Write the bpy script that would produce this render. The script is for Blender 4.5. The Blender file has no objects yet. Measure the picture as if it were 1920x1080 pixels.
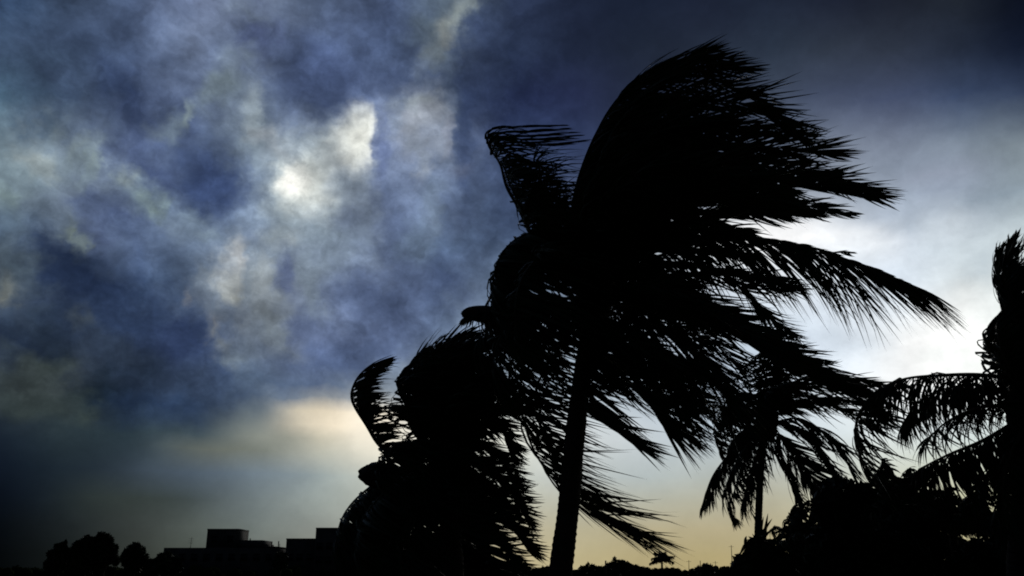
import bpy, math, random
import numpy as np
from mathutils import Vector

R = math.radians
rng = np.random.default_rng(7)
random.seed(7)
scene = bpy.context.scene

# ------------------------------------------------------------------ camera
F_PX = 1663.0                       # focal length in pixels of the 1920 px wide photograph
PITCH = math.atan((1076 - 540) / F_PX)
CAM_Z = 1.7
cam_data = bpy.data.cameras.new("camera")
cam = bpy.data.objects.new("camera", cam_data)
scene.collection.objects.link(cam)
cam.location = (0, 0, CAM_Z)
cam.rotation_euler = (math.pi / 2 + PITCH, 0, 0)
cam_data.sensor_width = 36.0
cam_data.lens = 36.0 * F_PX / 1920.0
cam_data.clip_start = 0.1
cam_data.clip_end = 6000
scene.camera = cam
scene.render.resolution_x, scene.render.resolution_y = 1024, 576
scene.view_settings.view_transform = 'Standard'
scene.view_settings.look = 'None'
scene.view_settings.gamma = 1
scene.view_settings.exposure = 0
scene.view_settings.use_curve_mapping = False
scene.cycles.filter_width = 1.9

CP, SP = math.cos(PITCH), math.sin(PITCH)


def at(px, py, y):
    """World point at distance y (metres along the ground) seen in direction px, py of the photograph."""
    u, v = (px - 960) / F_PX, (540 - py) / F_PX
    d = np.array([u, CP - v * SP, SP + v * CP])
    return np.array([0, 0, CAM_Z]) + d * (y / d[1])


# ------------------------------------------------------------------ sky
SUN_AZ, SUN_EL = R(16.0), R(20.5)   # behind the crown of the tall palm, veiled by cloud

GRID_X = [i * 120 for i in range(17)]
GRID_Y = [0, 90, 180, 270, 360, 450, 540, 630, 720, 810, 900, 990, 1065]
GRID = [
 [(40,60,90),(50,66,92),(68,86,120),(90,104,135),(92,106,130),(72,88,118),(62,78,112),(82,98,116),(48,60,88),(28,36,56),(24,32,50),(27,34,52),(28,36,52),(28,34,50),(28,33,45),(30,36,46),(10,16,30)],
 [(55,76,105),(50,66,94),(64,82,116),(86,102,132),(80,96,128),(62,78,112),(64,80,112),(80,94,112),(42,54,80),(28,36,56),(28,36,52),(34,42,58),(40,50,66),(46,54,68),(43,50,64),(34,42,58),(16,24,42)],
 [(58,86,108),(55,74,102),(54,70,104),(80,96,128),(98,114,134),(70,88,124),(92,108,138),(72,88,116),(36,46,78),(36,44,74),(36,44,64),(44,52,70),(62,72,90),(66,76,100),(64,74,100),(56,70,98),(48,60,84)],
 [(98,118,132),(98,114,130),(64,80,116),(72,90,124),(118,136,152),(122,138,155),(98,114,148),(112,126,148),(50,64,98),(46,58,90),(52,62,88),(60,70,92),(90,102,122),(112,122,140),(120,130,148),(118,130,145),(120,132,140)],
 [(104,124,136),(96,112,134),(90,106,130),(56,74,110),(104,122,146),(130,146,160),(94,110,140),(82,98,128),(64,80,112),(64,76,104),(90,100,120),(120,130,150),(150,160,175),(165,175,190),(152,165,182),(150,162,180),(150,165,175)],
 [(60,80,106),(84,100,120),(68,86,120),(86,104,130),(104,122,145),(122,140,156),(94,110,136),(72,90,118),(72,90,122),(95,110,135),(150,160,170),(235,240,240),(252,253,254),(238,244,250),(188,200,214),(200,212,220),(198,210,214)],
 [(70,82,92),(30,44,72),(44,62,92),(70,88,115),(132,144,152),(102,118,146),(80,96,128),(62,78,112),(110,128,150),(125,140,160),(175,185,198),(200,210,222),(220,229,238),(226,236,245),(214,225,236),(230,238,240),(228,236,234)],
 [(38,52,76),(40,54,76),(40,54,82),(52,68,98),(104,118,140),(86,102,138),(76,92,126),(94,112,140),(142,157,172),(155,170,184),(175,186,200),(195,209,222),(208,222,236),(222,233,245),(246,251,253),(254,255,252),(243,249,245)],
 [(52,62,68),(58,66,70),(34,46,64),(50,64,88),(78,96,120),(84,100,128),(122,136,152),(146,160,174),(155,170,184),(165,180,194),(170,185,198),(178,193,210),(198,212,226),(226,236,245),(252,254,254),(250,252,250),(240,245,240)],
 [(24,34,46),(38,50,56),(42,56,64),(62,76,84),(128,134,128),(206,198,176),(248,238,218),(238,236,224),(230,230,218),(215,221,222),(200,208,213),(187,201,212),(196,209,216),(216,226,230),(226,235,235),(216,228,230),(215,228,225)],
 [(10,18,30),(24,34,44),(46,56,66),(74,86,98),(116,128,134),(158,170,168),(202,207,197),(208,212,202),(200,205,195),(190,196,193),(178,188,188),(176,182,176),(182,184,172),(196,200,188),(205,209,192),(204,207,182),(200,204,178)],
 [(4,9,14),(24,30,32),(50,56,54),(76,84,80),(102,111,108),(138,143,136),(164,167,154),(174,172,150),(178,171,145),(175,168,138),(173,163,130),(172,161,127),(176,165,130),(186,178,140),(190,184,144),(190,184,144),(186,180,140)],
 [(1,4,6),(16,21,20),(44,48,43),(68,74,65),(92,95,86),(118,118,103),(148,143,119),(168,158,120),(178,163,120),(180,165,118),(172,156,107),(167,150,98),(167,150,100),(172,157,106),(176,162,110),(176,162,112),(174,160,110)],
]
GARR = np.array(GRID, dtype=float)

# cloud masses: x, y, half length, half width, angle (deg, counter-clockwise), colour, strength[, (edge angle, edge offset, edge softness)]
MASSES = [
 # dark hollows and banks
 (610,140,105,62,-12,(56,72,110),.8),(480,62,34,58,0,(70,84,126),.7),(392,335,46,64,0,(46,64,106),.9),(345,300,30,40,30,(54,72,112),.6),
 (228,172,60,22,-42,(42,58,94),.85),(150,110,110,50,-35,(44,60,88),.4),(290,330,60,20,-38,(54,70,110),.7),(330,235,14,40,0,(62,78,114),.4),
 (195,405,62,16,-25,(60,76,116),.75),(160,440,40,30,-30,(56,70,108),.6),(105,490,80,26,-42,(28,42,70),.9),(165,530,90,34,-20,(26,40,68),.9),
 (250,600,90,40,-10,(36,52,82),.7),(330,640,60,30,-20,(38,52,86),.7),(190,735,60,26,-6,(23,36,50),.9),(40,630,60,26,0,(24,36,56),.7),
 (105,650,40,18,0,(28,40,54),.6),(300,760,100,30,-4,(34,50,78),.7),(430,740,70,24,4,(46,62,92),.5),(410,690,40,24,-30,(48,64,98),.5),
 (740,440,34,80,10,(66,82,118),.6),(690,560,66,40,-8,(56,72,108),.6),(720,285,16,60,0,(86,102,142),.85),(868,260,24,110,0,(48,64,100),.7),
 (650,660,90,26,0,(70,88,126),.6),(530,520,22,30,10,(82,98,142),.75),(575,590,30,26,0,(76,92,132),.6),(560,215,34,24,0,(84,100,134),.6),
 (905,140,46,120,0,(38,50,80),.65),(725,90,60,60,0,(56,72,106),.6),(760,150,60,26,0,(56,72,108),.6),(640,400,26,30,0,(92,108,142),.5),
 (455,330,10,50,-20,(70,88,126),.4),(470,450,30,12,-30,(84,100,130),.5),
 # lit heads
 (55,300,74,44,-20,(104,124,134),.7),(80,290,50,30,-30,(130,141,142),.8,(30,22,9)),(20,365,50,22,-20,(106,126,128),.7,(-30,14,8)),
 (155,300,34,34,0,(106,124,136),.7),(150,283,20,14,0,(118,134,134),.7),(186,306,16,34,-8,(120,138,140),.85,(15,11,5)),(178,345,14,34,-10,(98,116,130),.6),
 (262,372,50,26,-42,(100,120,134),.75),(244,345,26,14,-40,(126,142,148),.85,(48,7,5)),(290,392,34,15,-42,(112,132,128),.85,(48,9,6)),(330,440,34,18,-35,(104,122,140),.6),
 (370,425,40,16,-38,(110,128,138),.65,(50,10,8)),(125,425,26,22,-20,(88,104,116),.7),(134,450,12,34,14,(104,118,110),.85,(10,9,5)),
 (22,490,60,56,30,(62,76,88),.75,(32,46,7)),(70,520,40,30,-40,(52,66,78),.6,(40,14,7)),(12,550,26,24,0,(98,102,96),.85),(15,600,40,30,0,(48,62,80),.5),
 (336,212,9,30,-22,(130,148,148),.95,(-18,6,4)),(318,240,22,26,-30,(102,120,134),.7,(-10,14,6)),(285,245,20,14,0,(94,110,128),.6),(104,232,16,18,0,(98,114,124),.7),
 (415,160,56,26,25,(112,130,138),.75),(445,120,30,26,0,(104,120,138),.6),(380,60,70,34,20,(90,104,132),.5),(372,185,26,16,20,(104,122,136),.6),
 (488,205,22,56,-8,(140,155,164),.8,(5,14,6)),(520,262,50,16,-25,(156,164,172),.75),(470,30,40,14,-10,(104,120,134),.5),
 (820,80,22,60,-28,(112,124,130),.7),(872,28,22,50,-28,(132,142,140),.85,(-20,12,8)),(845,60,20,20,0,(128,132,130),.6),(790,52,40,20,30,(84,100,112),.5),
 (430,510,24,52,-12,(150,156,160),.8,(0,16,7)),(446,490,14,22,0,(166,168,168),.8,(10,8,5)),(432,545,18,14,0,(158,160,150),.8),(395,560,30,18,0,(118,128,134),.5),
 (525,455,44,18,0,(146,160,168),.75),(548,470,20,9,0,(158,168,174),.8,(0,11,5)),(490,530,18,34,0,(140,150,156),.75,(5,12,7)),(588,535,24,44,10,(112,128,142),.7,(0,16,6)),
 (520,610,34,30,-25,(114,126,134),.75,(10,24,5)),(500,590,24,14,-30,(122,132,138),.6),(545,640,40,12,-20,(106,118,132),.55),(470,640,30,34,-30,(100,112,124),.5),
 (390,614,13,16,-20,(124,126,130),.85),(345,566,12,10,0,(114,114,120),.8),(415,650,42,13,-38,(112,120,126),.8,(50,9,6)),(455,595,26,10,-45,(122,132,142),.6),
 (368,575,20,24,0,(96,108,124),.5),(450,690,34,13,-20,(104,116,124),.6),(325,585,26,12,0,(82,96,112),.5),
 (60,700,70,30,0,(62,72,72),.85,(0,66,5)),(90,678,46,11,-4,(66,78,76),.7,(80,6,4)),(60,755,110,26,-4,(54,64,62),.7),(168,765,34,16,-40,(60,72,70),.8,(45,8,6)),
 (75,610,34,14,0,(48,62,74),.6),(160,608,20,13,0,(60,70,78),.7),(215,650,50,18,-20,(50,62,76),.5),(260,690,60,20,0,(40,54,72),.4),
 (625,270,70,50,10,(150,164,172),.85,(0,66,6)),(640,310,60,24,10,(162,172,178),.7,(0,56,6)),(655,265,58,44,10,(205,212,210),.85,(0,44,7)),(678,258,34,40,0,(232,236,230),.9,(0,24,6)),(560,362,58,56,0,(170,184,188),.85),(568,352,50,46,0,(206,214,210),.85,(0,40,8)),
 (640,350,50,30,0,(126,140,154),.6),(530,410,40,34,0,(136,152,162),.6),(600,400,34,30,0,(134,148,160),.5),(690,340,26,20,0,(122,136,150),.5),
 (790,222,54,52,0,(158,164,172),.75,(10,40,12)),(775,195,30,16,0,(138,150,156),.6),(785,300,16,44,0,(128,140,156),.7,(0,12,6)),(790,330,14,20,0,(134,144,158),.6),(836,262,12,20,0,(138,140,152),.5,(0,8,4)),
 (860,325,26,16,10,(104,114,140),.6),(810,390,18,44,0,(96,112,130),.6),(780,460,40,34,0,(84,102,122),.5),(740,215,14,40,0,(110,126,148),.5),
 # veil near the horizon
 (650,782,95,24,4,(252,236,208),.9),(570,776,56,17,3,(224,210,182),.75),(690,790,40,40,0,(254,243,222),.8),(715,830,60,30,0,(240,234,216),.6),
 (640,735,70,9,10,(150,152,148),.5),(400,845,120,12,1,(114,117,104),.65),(500,820,80,10,3,(142,146,136),.5),(240,936,160,12,1,(52,60,54),.65,(-90,8,6)),(490,890,110,18,0,(110,126,140),.5),
 (360,880,110,16,0,(78,92,106),.5),
 (1470,436,170,26,-4,(255,255,255),.9),(1745,650,80,50,15,(255,255,254),.9),(1800,580,60,36,30,(250,252,250),.75),(1620,452,80,34,-14,(240,245,250),.7),
 (1640,390,60,24,0,(184,196,212),.6),(1775,420,60,34,20,(208,217,224),.6),(1690,520,50,22,10,(212,222,232),.6),(1840,500,40,30,0,(176,190,200),.5),
 (1780,672,60,14,0,(234,241,238),.6),(1580,640,80,26,-8,(214,226,238),.6),(1700,440,30,12,0,(206,214,226),.4),(1760,330,90,22,14,(150,158,176),.5),(1860,370,70,22,10,(138,154,168),.5),
]


def sky_px(px, py):
    """Cloud colour (0..255, display) seen in direction px, py; clamps beyond the frame."""
    x = min(max(px, 0), 1920) / 120.0
    y = min(max(py, 0), 1065)
    j = 0
    while j < len(GRID_Y) - 2 and y > GRID_Y[j + 1]:
        j += 1
    ty = (y - GRID_Y[j]) / (GRID_Y[j + 1] - GRID_Y[j])
    i = min(int(x), 15)
    tx = x - i
    c = (GARR[j, i] * (1 - tx) + GARR[j, i + 1] * tx) * (1 - ty) + (GARR[j + 1, i] * (1 - tx) + GARR[j + 1, i + 1] * tx) * ty
    for (mx, my, a, b, ang, col, s, *edge) in MASSES:
        ca, sa = math.cos(R(ang)), math.sin(R(ang))
        dx, dy = px - mx, -(py - my)
        u, v = (dx * ca + dy * sa) / a, (-dx * sa + dy * ca) / b
        q = u * u + v * v
        if q < 9:
            w = s * math.exp(-q * q * .45 - q * .35)
            if edge:
                ea, eo, es = edge[0]
                w *= 1 / (1 + math.exp(min(30, (dx * math.cos(R(ea)) + dy * math.sin(R(ea)) - eo) / es * 1.6)))
            c = c * (1 - w) + np.array(col, float) * w
    g = c.mean()
    k = .17 * min(max((1000 - px) / 300, 0), 1) * min(max((760 - py) / 200, 0), 1)     # storm grey creeping into the blue
    k = k + .14 * min(max((py - 930) / 80, 0), 1)                                      # greyer haze over the horizon
    return (c * (1 - k) + g * k) * (1 + .45 * k)


def lin(c):
    c = np.clip(np.array(c, float) / 255.0, 0, 1)
    return np.where(c <= .04045, c / 12.92, ((c + .055) / 1.055) ** 2.4)


def px_azel(px, py):
    u, v = (px - 960) / F_PX, (540 - py) / F_PX
    d = np.array([u, CP - v * SP, SP + v * CP])
    d /= np.linalg.norm(d)
    return math.degrees(math.atan2(d[0], d[1])), math.degrees(math.asin(d[2]))


def azel_px(az, el):
    a, e = R(az), R(el)
    d = np.array([math.sin(a) * math.cos(e), math.cos(a) * math.cos(e), math.sin(e)])
    f = d[1] * CP + d[2] * SP
    return 960 + F_PX * d[0] / f, 540 - F_PX * (-d[1] * SP + d[2] * CP) / f


world = bpy.data.worlds.new("World")
scene.world = world
world.use_nodes = True
NT = world.node_tree
NT.nodes.clear()
L_ = NT.links.new


def nd(kind, **kw):
    n = NT.nodes.new(kind)
    for k, v in kw.items():
        setattr(n, k, v)
    return n


def val(x, sock):
    if hasattr(x, 'is_output'):
        L_(x, sock)
    else:
        sock.default_value = x


def mth(op, a, b=None, c=None, clamp=False):
    n = nd('ShaderNodeMath', operation=op, use_clamp=clamp)
    val(a, n.inputs[0])
    if b is not None: val(b, n.inputs[1])
    if c is not None: val(c, n.inputs[2])
    return n.outputs[0]


def smooth(x, a, b, lo=0.0, hi=1.0):
    n = nd('ShaderNodeMapRange', interpolation_type='SMOOTHSTEP')
    val(x, n.inputs[0])
    for i, q in enumerate((a, b, lo, hi)):
        n.inputs[i + 1].default_value = q
    return n.outputs[0]


def mixc(f, a, b, blend='MIX'):
    n = nd('ShaderNodeMix', data_type='RGBA', blend_type=blend)
    val(f, n.inputs[0]); val(a, n.inputs[6]); val(b, n.inputs[7])
    return n.outputs[2]


def noise(vec, scale, detail=5, rough=.5, dist=0.0):
    n = nd('ShaderNodeTexNoise')
    val(vec, n.inputs['Vector'])
    n.inputs['Scale'].default_value = scale
    n.inputs['Detail'].default_value = detail
    n.inputs['Roughness'].default_value = rough
    n.inputs['Distortion'].default_value = dist
    return n.outputs


tc = nd('ShaderNodeTexCoord')
DIR = tc.outputs['Generated']
sep = nd('ShaderNodeSeparateXYZ'); L_(DIR, sep.inputs[0])
az0 = mth('MULTIPLY', mth('ARCTAN2', sep.outputs[0], sep.outputs[1]), 57.29578)
el0 = mth('MULTIPLY', mth('ARCSINE', sep.outputs[2]), 57.29578)

# how turbulent the cloud is: billows over the left and upper sky, smooth veil near the horizon and to the right
turb = mth('MULTIPLY', smooth(az0, -2.0, 8.0, 1.0, 0.22), smooth(mth('SUBTRACT', el0, smooth(az0, -24.0, -12.0, -3.2, 0.0)), 9.3, 13.6, 0.10, 1.0))
nc = noise(DIR, 13.0, 5, .55)
ns = nd('ShaderNodeSeparateColor'); L_(nc['Color'], ns.inputs[0])
nc2 = noise(DIR, 42.0, 3, .55)
ns2 = nd('ShaderNodeSeparateColor'); L_(nc2['Color'], ns2.inputs[0])
wx = mth('ADD', mth('MULTIPLY', mth('SUBTRACT', ns.outputs[0], .5), 4.2), mth('MULTIPLY', mth('SUBTRACT', ns2.outputs[0], .5), 2.0))
wy = mth('ADD', mth('MULTIPLY', mth('SUBTRACT', ns.outputs[1], .5), 4.2), mth('MULTIPLY', mth('SUBTRACT', ns2.outputs[1], .5), 1.5))
az = mth('ADD', az0, mth('MULTIPLY', wx, turb))
el = mth('ADD', el0, mth('MULTIPLY', wy, turb))

BANDS = [(-34.0, -22.5), (-22.5, -11.0), (-11.0, 0.0), (0.0, 38.0)]
ROWS = [-1.0, 1.0, 2.6, 4.2, 5.8] + [7.2 + .85 * i for i in range(34)] + [37.0]


def cloud_row(e_):
    """One band of sky at elevation e_: colours by azimuth, wrapped in a node group of its own."""
    g = bpy.data.node_groups.new("cloud_row", 'ShaderNodeTree')
    g.interface.new_socket("azimuth", in_out='INPUT', socket_type='NodeSocketFloat')
    g.interface.new_socket("colour", in_out='OUTPUT', socket_type='NodeSocketColor')
    gi = g.nodes.new('NodeGroupInput'); go = g.nodes.new('NodeGroupOutput')
    out = None
    for a0, a1 in BANDS:
        mr = g.nodes.new('ShaderNodeMapRange')
        mr.inputs[1].default_value, mr.inputs[2].default_value = a0, a1
        g.links.new(gi.outputs[0], mr.inputs[0])
        n = g.nodes.new('ShaderNodeValToRGB')
        cr = n.color_ramp
        cr.interpolation = 'LINEAR'
        for i in range(1, 31):
            cr.elements.new(i / 31)
        for i in range(32):
            c = lin(sky_px(*azel_px(a0 + (a1 - a0) * i / 31, e_)))
            cr.elements[i].color = (c[0], c[1], c[2], 1)
        g.links.new(mr.outputs[0], n.inputs[0])
        if out is None:
            out = n.outputs[0]
        else:
            gt = g.nodes.new('ShaderNodeMapRange')      # short cross-fade where two bands meet
            gt.inputs[1].default_value, gt.inputs[2].default_value = a0 - .01, a0 + .01
            g.links.new(gi.outputs[0], gt.inputs[0])
            m = g.nodes.new('ShaderNodeMix'); m.data_type = 'RGBA'
            g.links.new(gt.outputs[0], m.inputs[0]); g.links.new(out, m.inputs[6]); g.links.new(n.outputs[0], m.inputs[7])
            out = m.outputs[2]
    g.links.new(out, go.inputs[0])
    return g


cloud = None
for r, e_ in enumerate(ROWS):
    gn = nd('ShaderNodeGroup'); gn.node_tree = cloud_row(e_)
    L_(az, gn.inputs[0])
    cloud = gn.outputs[0] if cloud is None else mixc(mth('DIVIDE', mth('SUBTRACT', el, ROWS[r - 1]), e_ - ROWS[r - 1], clamp=True), cloud, gn.outputs[0])


def lobe(col, px, py, rx, ry, ang, soft, strength, edge=None, wob=1.0, base=None):
    """A cloud lobe or a gap with its own edge: elliptical, frayed by noise; edge=(angle, offset px, softness px) cuts one side crisply."""
    a, e = px_azel(px, py)
    k = F_PX / 57.29578
    u = mth('SUBTRACT', mth('ADD', az0, mth('MULTIPLY', wx, .35 * wob)), a)
    v = mth('SUBTRACT', mth('ADD', el0, mth('MULTIPLY', wy, .35 * wob)), e)
    c, s = math.cos(R(ang)), math.sin(R(ang))
    p = mth('ADD', mth('MULTIPLY', u, c * k / rx), mth('MULTIPLY', v, s * k / rx))
    q = mth('ADD', mth('MULTIPLY', u, -s * k / ry), mth('MULTIPLY', v, c * k / ry))
    d = mth('SQRT', mth('ADD', mth('MULTIPLY', p, p), mth('MULTIPLY', q, q)))
    m = smooth(d, 1.0 + soft, max(0.0, 1.0 - soft), 0.0, strength)
    if edge:
        ea, eo, es = edge
        w = mth('ADD', mth('MULTIPLY', u, math.cos(R(ea)) * k), mth('MULTIPLY', v, math.sin(R(ea)) * k))
        m = mth('MULTIPLY', m, smooth(w, eo + es, eo - es))
    return mixc(m, base, (*lin(col), 1))


cloud = lobe((250,252,242), 674, 258, 38, 40, 30, .95, .8, (0, 28, 6), 1.2, cloud)
cloud = lobe((230,234,226), 572, 350, 38, 40, 0, .95, .7, None, 1.6, cloud)
cloud = lobe((255,255,248), 548, 337, 30, 26, -20, .9, 1.0, (150, 20, 8), 1.6, cloud)

# billow relief and fine wisps inside the turbulent part
sc = nd('ShaderNodeMapping'); L_(DIR, sc.inputs[0])
sc.inputs['Rotation'].default_value = (0, R(-38), 0)
sc.inputs['Scale'].default_value = (1.0, 1.0, 1.6)
n1 = noise(sc.outputs[0], 9.5, 8, .56)['Fac']
sh = nd('ShaderNodeVectorMath', operation='ADD'); L_(sc.outputs[0], sh.inputs[0])
sh.inputs[1].default_value = (.024, 0, .020)       # towards the gap in the clouds: heads turned to it are lit, their backs lie in shade
n1b = noise(sh.outputs[0], 9.5, 8, .56)['Fac']
n2 = noise(nc['Color'], 6.0, 4, .55)['Fac']        # folded detail that follows the billows
relief = mth('ADD', mth('ADD', mth('MULTIPLY', mth('SUBTRACT', n1, n1b), 3.6), mth('MULTIPLY', mth('SUBTRACT', n1, .5), 1.4)), mth('MULTIPLY', mth('SUBTRACT', n2, .5), 2.2))
gain = mth('POWER', 2.0, mth('MULTIPLY', relief, mth('ADD', mth('MULTIPLY', turb, .72), .06)))
gc = nd('ShaderNodeCombineColor')
for i, p in enumerate((1.03, 1.02, 1.0)):       # the lit parts of the cloud are a little warmer than its shade
    L_(mth('POWER', gain, p), gc.inputs[i])
cloud = mixc(1.0, cloud, gc.outputs[0], 'MULTIPLY')

# the rest of the storm sky, where the photograph does not look
n3 = noise(DIR, 3.0, 3, .55)['Fac']
rest = mixc(smooth(n3, .3, .7), (.002, .0035, .007, 1), (.009, .013, .021, 1))
absaz = mth('ABSOLUTE', az0)
out_f = mth('MAXIMUM', smooth(absaz, 36.0, 85.0), smooth(el0, 36.0, 62.0))
cloud = mixc(out_f, cloud, rest)

bg_c = nd('ShaderNodeBackground'); L_(cloud, bg_c.inputs[0]); bg_c.inputs[1].default_value = 1.0
sky = nd('ShaderNodeTexSky', sky_type='NISHITA', sun_disc=False)
sky.sun_elevation = SUN_EL
sky.sun_rotation = SUN_AZ
bg_s = nd('ShaderNodeBackground'); L_(sky.outputs[0], bg_s.inputs[0]); bg_s.inputs[1].default_value = 0.08
mx = nd('ShaderNodeMixShader'); mx.inputs[0].default_value = 0.999     # cloud cover
L_(bg_s.outputs[0], mx.inputs[1]); L_(bg_c.outputs[0], mx.inputs[2])
world.cycles.sampling_method = 'MANUAL'
world.cycles.sample_map_resolution = 256
wo = nd('ShaderNodeOutputWorld'); L_(mx.outputs[0], wo.inputs[0])

sun_d = bpy.data.lights.new("sun", 'SUN')
sun_d.energy = 0.25
sun_d.angle = R(12)
sun_d.color = (1.0, .93, .84)
sun = bpy.data.objects.new("sun", sun_d)
scene.collection.objects.link(sun)
to_sun = Vector((math.sin(SUN_AZ) * math.cos(SUN_EL), math.cos(SUN_AZ) * math.cos(SUN_EL), math.sin(SUN_EL)))
sun.rotation_euler = to_sun.to_track_quat('Z', 'Y').to_euler()
sun.location = to_sun * 100

# ------------------------------------------------------------------ helpers
COL = scene.collection


def link(name, data, parent=None, mat=None, loc=None):
    o = bpy.data.objects.new(name, data)
    COL.objects.link(o)
    if parent is not None:
        o.parent = parent
    if mat is not None and data is not None and not data.materials:
        data.materials.append(mat)
    if loc is not None:
        o.location = loc
    return o


def tag(o, label=None, cat=None, group=None, kind=None):
    if label: o["label"] = label
    if cat: o["category"] = cat
    if group: o["group"] = group
    if kind: o["kind"] = kind
    return o


def thing(name, loc, label, cat, group=None):
    o = bpy.data.objects.new(name, None)
    COL.objects.link(o)
    o.location = loc
    o.empty_display_size = .3
    return tag(o, label, cat, group)


def mesh(name, V, Fq, smooth_=False):
    """V (n,3); Fq list of (m,k) int arrays, k = 3 or 4"""
    me = bpy.data.meshes.new(name)
    V = np.asarray(V, dtype=np.float32)
    me.vertices.add(len(V))
    me.vertices.foreach_set("co", V.ravel())
    loops = np.concatenate([np.asarray(f).ravel() for f in Fq]).astype(np.int32)
    sizes = np.concatenate([np.full(len(f), np.asarray(f).shape[1]) for f in Fq]).astype(np.int32)
    starts = np.concatenate([[0], np.cumsum(sizes)[:-1]]).astype(np.int32)
    me.loops.add(len(loops))
    me.loops.foreach_set("vertex_index", loops)
    me.polygons.add(len(sizes))
    me.polygons.foreach_set("loop_start", starts)
    me.polygons.foreach_set("loop_total", sizes)
    if smooth_:
        me.polygons.foreach_set("use_smooth", np.ones(len(sizes), dtype=bool))
    me.update(calc_edges=True)
    return me


class MB:
    """collects shapes that belong to one mesh"""
    def __init__(s): s.V = []; s.Q = []; s.T = []; s.n = 0

    def add(s, V, Q=None, T=None):
        V = np.asarray(V, float)
        s.V.append(V)
        if Q is not None and len(Q): s.Q.append(np.asarray(Q) + s.n)
        if T is not None and len(T): s.T.append(np.asarray(T) + s.n)
        s.n += len(V)
        return s

    def box(s, a, b):
        (x0, y0, z0), (x1, y1, z1) = a, b
        V = [(x0,y0,z0),(x1,y0,z0),(x1,y1,z0),(x0,y1,z0),(x0,y0,z1),(x1,y0,z1),(x1,y1,z1),(x0,y1,z1)]
        return s.add(V, [(0,3,2,1),(4,5,6,7),(0,1,5,4),(1,2,6,5),(2,3,7,6),(3,0,4,7)])

    def tube(s, P, rad, sides=6, cap=True):
        P = np.asarray(P, float); n = len(P)
        T = np.gradient(P, axis=0); T /= np.linalg.norm(T, axis=1)[:, None] + 1e-9
        ref = np.array([0.31, -.9, .29]); ref /= np.linalg.norm(ref)
        A = np.cross(T, ref); A /= np.linalg.norm(A, axis=1)[:, None] + 1e-9
        B = np.cross(T, A)
        rad = np.broadcast_to(np.asarray(rad, float), (n,)) if np.ndim(rad) < 2 else np.asarray(rad)
        th = np.arange(sides) / sides * 2 * math.pi
        rr = rad[:, None] if rad.ndim == 1 else rad
        V = P[:, None, :] + (A[:, None, :] * np.cos(th)[None, :, None] + B[:, None, :] * np.sin(th)[None, :, None]) * rr[:, :, None] if rad.ndim == 2 else \
            P[:, None, :] + (A[:, None, :] * np.cos(th)[None, :, None] + B[:, None, :] * np.sin(th)[None, :, None]) * rr[:, :, None]
        V = V.reshape(-1, 3)
        q = []
        for i in range(n - 1):
            for j in range(sides):
                k = (j + 1) % sides
                q.append((i*sides+j, i*sides+k, (i+1)*sides+k, (i+1)*sides+j))
        V2 = np.vstack([V, P[:1], P[-1:]])
        t = []
        if cap:
            for j in range(sides):
                k = (j + 1) % sides
                t.append((n*sides, k, j)); t.append((n*sides+1, (n-1)*sides+j, (n-1)*sides+k))
        return s.add(V2, q, t)

    def me(s, name, smooth_=False):
        F = []
        if s.Q: F.append(np.vstack(s.Q))
        if s.T: F.append(np.vstack(s.T))
        return mesh(name, np.vstack(s.V), F, smooth_)

    def build(s, name, mat, parent=None, smooth_=False):
        return link(name, s.me(name, smooth_), parent, mat)


def material(name, c1, c2, scale=6.0, rough=.7, bump=0.0, stretch=(1, 1, 1), spec=.3, detail=6):
    m = bpy.data.materials.new(name)
    m.use_nodes = True
    nt = m.node_tree
    b = nt.nodes['Principled BSDF']
    t = nt.nodes.new('ShaderNodeTexCoord')
    mp = nt.nodes.new('ShaderNodeMapping')
    mp.inputs['Scale'].default_value = stretch
    nt.links.new(t.outputs['Object'], mp.inputs[0])
    n = nt.nodes.new('ShaderNodeTexNoise')
    n.inputs['Scale'].default_value = scale
    n.inputs['Detail'].default_value = detail
    nt.links.new(mp.outputs[0], n.inputs['Vector'])
    r = nt.nodes.new('ShaderNodeValToRGB')
    r.color_ramp.elements[0].position = .35
    r.color_ramp.elements[1].position = .65
    r.color_ramp.elements[0].color = (*c1, 1)
    r.color_ramp.elements[1].color = (*c2, 1)
    nt.links.new(n.outputs['Fac'], r.inputs[0])
    nt.links.new(r.outputs[0], b.inputs['Base Color'])
    b.inputs['Roughness'].default_value = rough
    b.inputs['Specular IOR Level'].default_value = spec
    if bump:
        bp = nt.nodes.new('ShaderNodeBump')
        bp.inputs['Strength'].default_value = bump
        bp.inputs['Distance'].default_value = .02
        nt.links.new(n.outputs['Fac'], bp.inputs['Height'])
        nt.links.new(bp.outputs[0], b.inputs['Normal'])
    return m


M_LEAF = material("palm_leaf", (.022, .042, .014), (.045, .062, .02), 3.0, .55, 0, spec=.25)
M_RIB = material("palm_rib", (.05, .055, .02), (.08, .075, .03), 8.0, .6)
M_TRUNK = material("palm_bark", (.045, .038, .03), (.10, .085, .068), 7.0, .9, .8, (1, 1, 4), .15)
M_SPATHE = material("palm_spathe", (.05, .035, .02), (.09, .065, .04), 9.0, .7, .3)
M_BARK = material("tree_bark", (.04, .032, .025), (.09, .075, .06), 9.0, .9, .6, (1, 1, .4), .15)
M_FOL = material("tree_foliage", (.02, .035, .014), (.05, .07, .026), 1.4, .6)
M_FOL2 = material("hedge_foliage", (.022, .032, .014), (.042, .055, .02), .5, 1.0, spec=0)
M_GROUND = material("ground_soil_grass", (.035, .045, .02), (.075, .065, .04), .35, .95, .4)
M_CONC = material("grey_render", (.10, .097, .09), (.16, .153, .145), .5, .9, .2)
M_CONC2 = material("stained_concrete", (.09, .087, .08), (.15, .143, .135), .8, .9, .2)
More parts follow.
